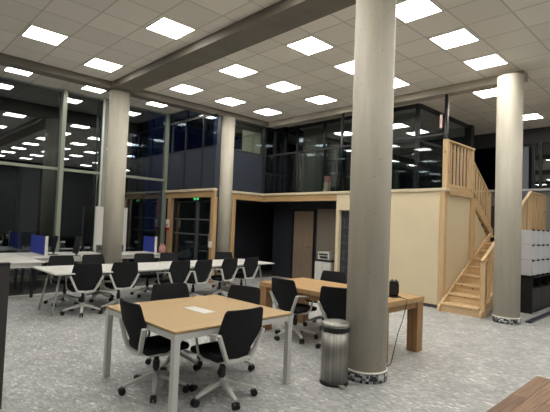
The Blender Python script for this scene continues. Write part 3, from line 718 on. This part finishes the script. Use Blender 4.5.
# ------------------------------------------------------------------ desks by the windows
def desk(x0, x1, y0, y1, label, group):
    t = thing('office_desk', label, 'desk', (x0, y0, 0), 0, group); W = x1-x0; D = y1-y0
    MB().box(0, W, 0, D, .705, .73).build('desktop', 'white', t, bevel=.003)
    MB().box(.06, W-.06, .04, .06, .62, .705).build('front_rail', 'white', t)
    for x in (.03, W-.08):
        for y in (.03, D-.08): MB().box(x+.1 if x < .2 else x-.1, x+.15 if x < .2 else x-.05, y+.2 if y < .5 else y-.2, y+.25 if y < .5 else y-.15, 0, .705).build('leg', 'frame', t)
    return t
desk(1.75, 2.86, 9.5, 10.7, 'white office desk by the windows, nearest the left edge of the view', 'white desks by the windows')
desk(1.75, 2.86, 10.72, 11.95, 'white office desk by the windows, behind the leftmost desk', 'white desks by the windows')
desk(2.88, 4.06, 10.45, 11.95, 'white office desk carrying the blue divider and two dark monitors', 'white desks by the windows')
desk(4.95, 6.5, 10.75, 11.7, 'white office desk between the round column and the glazed doors', 'white desks by the windows')
for x, y0, y1, lb in ((3.24, 10.78, 11.92, 'blue felt desk divider with white end strip, left of the round column'), (6.1, 11.0, 11.66, 'blue felt desk divider right of the round column')):
    t = thing('desk_divider', lb, 'divider', (x, y0, .73), 0, 'blue desk dividers')
    MB().box(-.015, .015, .0, y1-y0, .02, .44).build('panel', 'blue', t, bevel=.004)
    MB().box(-.03, .03, -.035, .0, 0, .45).build('end_strip', 'white', t, bevel=.003)
    MB().box(-.02, .02, 0, y1-y0, 0, .02).build('rail', 'white', t)
desk(4.1, 4.7, 11.3, 11.95, 'small white side desk just left of the round column by the windows', 'white desks by the windows')
for (x, y, lb) in ((3.5, 11.15, 'dark monitor on the white desk, further of the two left of the column'), (3.85, 10.66, 'dark monitor on the white desk, nearer of the two left of the column')):
    t = thing('monitor', lb, 'monitor', (x, y, .73), math.radians(-8), 'monitors by the windows')
    MB().prism([(-.02, .06), (.0, .06), (.07, .45), (.05, .45)], 'y', -.27, .27).build('display', 'screen', t, bevel=.004)
    MB().box(.012, .03, -.02, .02, .0, .2).build('neck', 'frame', t); MB().box(-.08, .1, -.1, .1, 0, .012).build('foot', 'frame', t)
t = thing('drawer_pedestal', 'small white drawer cabinet beside the desk with the dark monitors', 'cabinet', (4.3, 10.95, 0))
MB().box(-.22, .22, -.25, .25, 0, .72).build('body', 'white', t, bevel=.004)
for k in range(3): 
    d_ = MB().box(-.2, .2, -.265, -.25, .04+k*.225, .25+k*.225).build('drawer', 'white', t, bevel=.003)
    MB().box(-.03, .03, -.278, -.265, .2+k*.225, .215+k*.225).build('handle', 'black', d_)
t = thing('whiteboard', 'white mobile board standing behind the round column by the windows', 'whiteboard', (5.22, 11.93, 0))
MB().box(-.39, .39, -.01, .01, .95, 1.9).build('board', 'collar', t)
MB().box(-.45, -.39, -.03, .03, .62, 1.95).box(.39, .45, -.03, .03, .62, 1.95).box(-.39, .39, -.02, .02, 1.9, 1.95).box(-.39, .39, -.02, .02, .9, .95).build('board_frame', 'pole', t)
for x in (-.44, .41): MB().box(x, x+.03, -.015, .015, .03, .65).box(x, x+.03, -.16, .16, 0, .03).build('stand', 'frame', t)
t = thing('candy_jar', 'round jar with red and white contents on the desk before the glazed doors', 'jar', (6.25, 10.88, .73))
MB().lathe(0, 0, [(.06, 0), (.09, .05), (.105, .12), (.09, .18), (.06, .22)], 20).build('jar_body', 'pink', t, smooth=True)
MB().lathe(0, 0, [(.065, .22), (.07, .24), (.03, .26)], 20).build('lid', 'pink', t, smooth=True)
t = thing('desk_phone', 'small black phone on the desk before the glazed doors', 'phone', (6.38, 11.18, .73), .4)
MB().prism([(-.1, 0), (.1, 0), (.1, .08), (-.1, .02)], 'y', -.1, .1).build('body', 'black', t, bevel=.005); MB().box(-.09, .09, -.1, -.04, .07, .11).build('handset', 'black', t, bevel=.01)

# ------------------------------------------------------------------ printer cabinet under the gallery
t = thing('copier_cabinet', 'white cabinet with black top beside the wooden door under the gallery', 'cabinet', (9.62, 7.78, 0))
MB().box(-.2, .24, -.3, .28, 0, .68).build('body', 'white', t, bevel=.005)
MB().box(-.22, .25, -.32, .3, .68, .72).build('top', 'black', t)
for k in range(2): d_ = MB().box(-.215, -.2, -.28+k*.28, -.01+k*.28, .04, .65).build('door', 'white', t, bevel=.003)
t = thing('printer', 'white and black desktop printer standing on the white cabinet', 'printer', (9.62, 7.80, .72))
MB().box(-.16, .18, -.2, .2, 0, .19).build('body', 'white', t, bevel=.01); MB().box(-.185, -.155, -.15, .1, .05, .1).build('paper_tray', 'black', t)
MB().box(-.17, .18, -.2, .2, .19, .215).build('scanner_lid', 'white', t); MB().box(-.175, -.16, -.15, .15, .13, .17).build('control_panel', 'black', t)

# ------------------------------------------------------------------ outside
struct('ground_outside', MB().box(-40, 60, YG+.05, 60, -.3, -.02).box(X1+.2, 60, -20, YG+.05, -.3, -.02), 'asphalt')
tag(MB().box(3.95, 4.5, 16.0, 16.5, -.02, 3.2).build('exterior_pillar', 'ext', bevel=.02), 'dim concrete pillar outside beyond the tall windows', 'pillar')
t = thing('sky_blocker', 'added dark building across the street beyond the tall windows', 'blocker', (0, 26, 0))
MB().box(-30, 13.5, 0, 8, -.02, 26).build('wall', 'blocker', t)  # added block, sized to keep blue sky out of the left panes
for i in range(8): MB().box(-26+i*4.2, -24+i*4.2, -.04, .0, 3, 5).build('window', 'glassD', t)

t = thing('sky_blocker_east', 'added dark building seen through the far window behind the stairs', 'blocker', (22, 0, 0))
MB().box(0, 6, -12, 9, -.02, 14).build('wall', 'blocker', t)  # second added block, covers the sky so the far window stays dark
for i in range(4): MB().box(-.04, 0, -10+i*4.5, -8.4+i*4.5, 3, 5).build('window', 'glassD', t)
# ------------------------------------------------------------------ world, camera
w = bpy.data.worlds.new('night'); SC.world = w; w.use_nodes = True
w.node_tree.nodes['Background'].inputs[0].default_value = (.12, .2, .75, 1); w.node_tree.nodes['Background'].inputs[1].default_value = .024

cam = bpy.data.cameras.new('camera'); co = bpy.data.objects.new('camera', cam); COL.objects.link(co)
F = 439.09; PT, RL, YW = .04012225, -.03851141, -.76789381
cam.sensor_fit = 'HORIZONTAL'; cam.sensor_width = 36; cam.lens = F/550*36; cam.clip_end = 200; cam.clip_start = .05
Rz = Matrix.Rotation(YW, 3, 'Z'); Rx = Matrix.Rotation(PT, 3, 'X'); cr, sr = math.cos(RL), math.sin(RL)
Ry = Matrix(((cr, 0, sr), (0, 1, 0), (-sr, 0, cr)))
R = Rz @ Rx @ Ry
rt, fw, up = R.col[0], R.col[1], R.col[2]
co.matrix_world = Matrix(((rt.x, up.x, -fw.x, 0), (rt.y, up.y, -fw.y, 0), (rt.z, up.z, -fw.z, 1.667), (0, 0, 0, 1)))
SC.camera = co
SC.view_settings.view_transform = 'Standard'; SC.view_settings.look = 'None'; SC.view_settings.exposure = 0; SC.view_settings.gamma = 1
SC.view_settings.use_curve_mapping = False
SC.cycles.max_bounces = 8; SC.cycles.use_denoising = True; SC.cycles.transparent_max_bounces = 16
SC.cycles.sample_clamp_indirect = 6
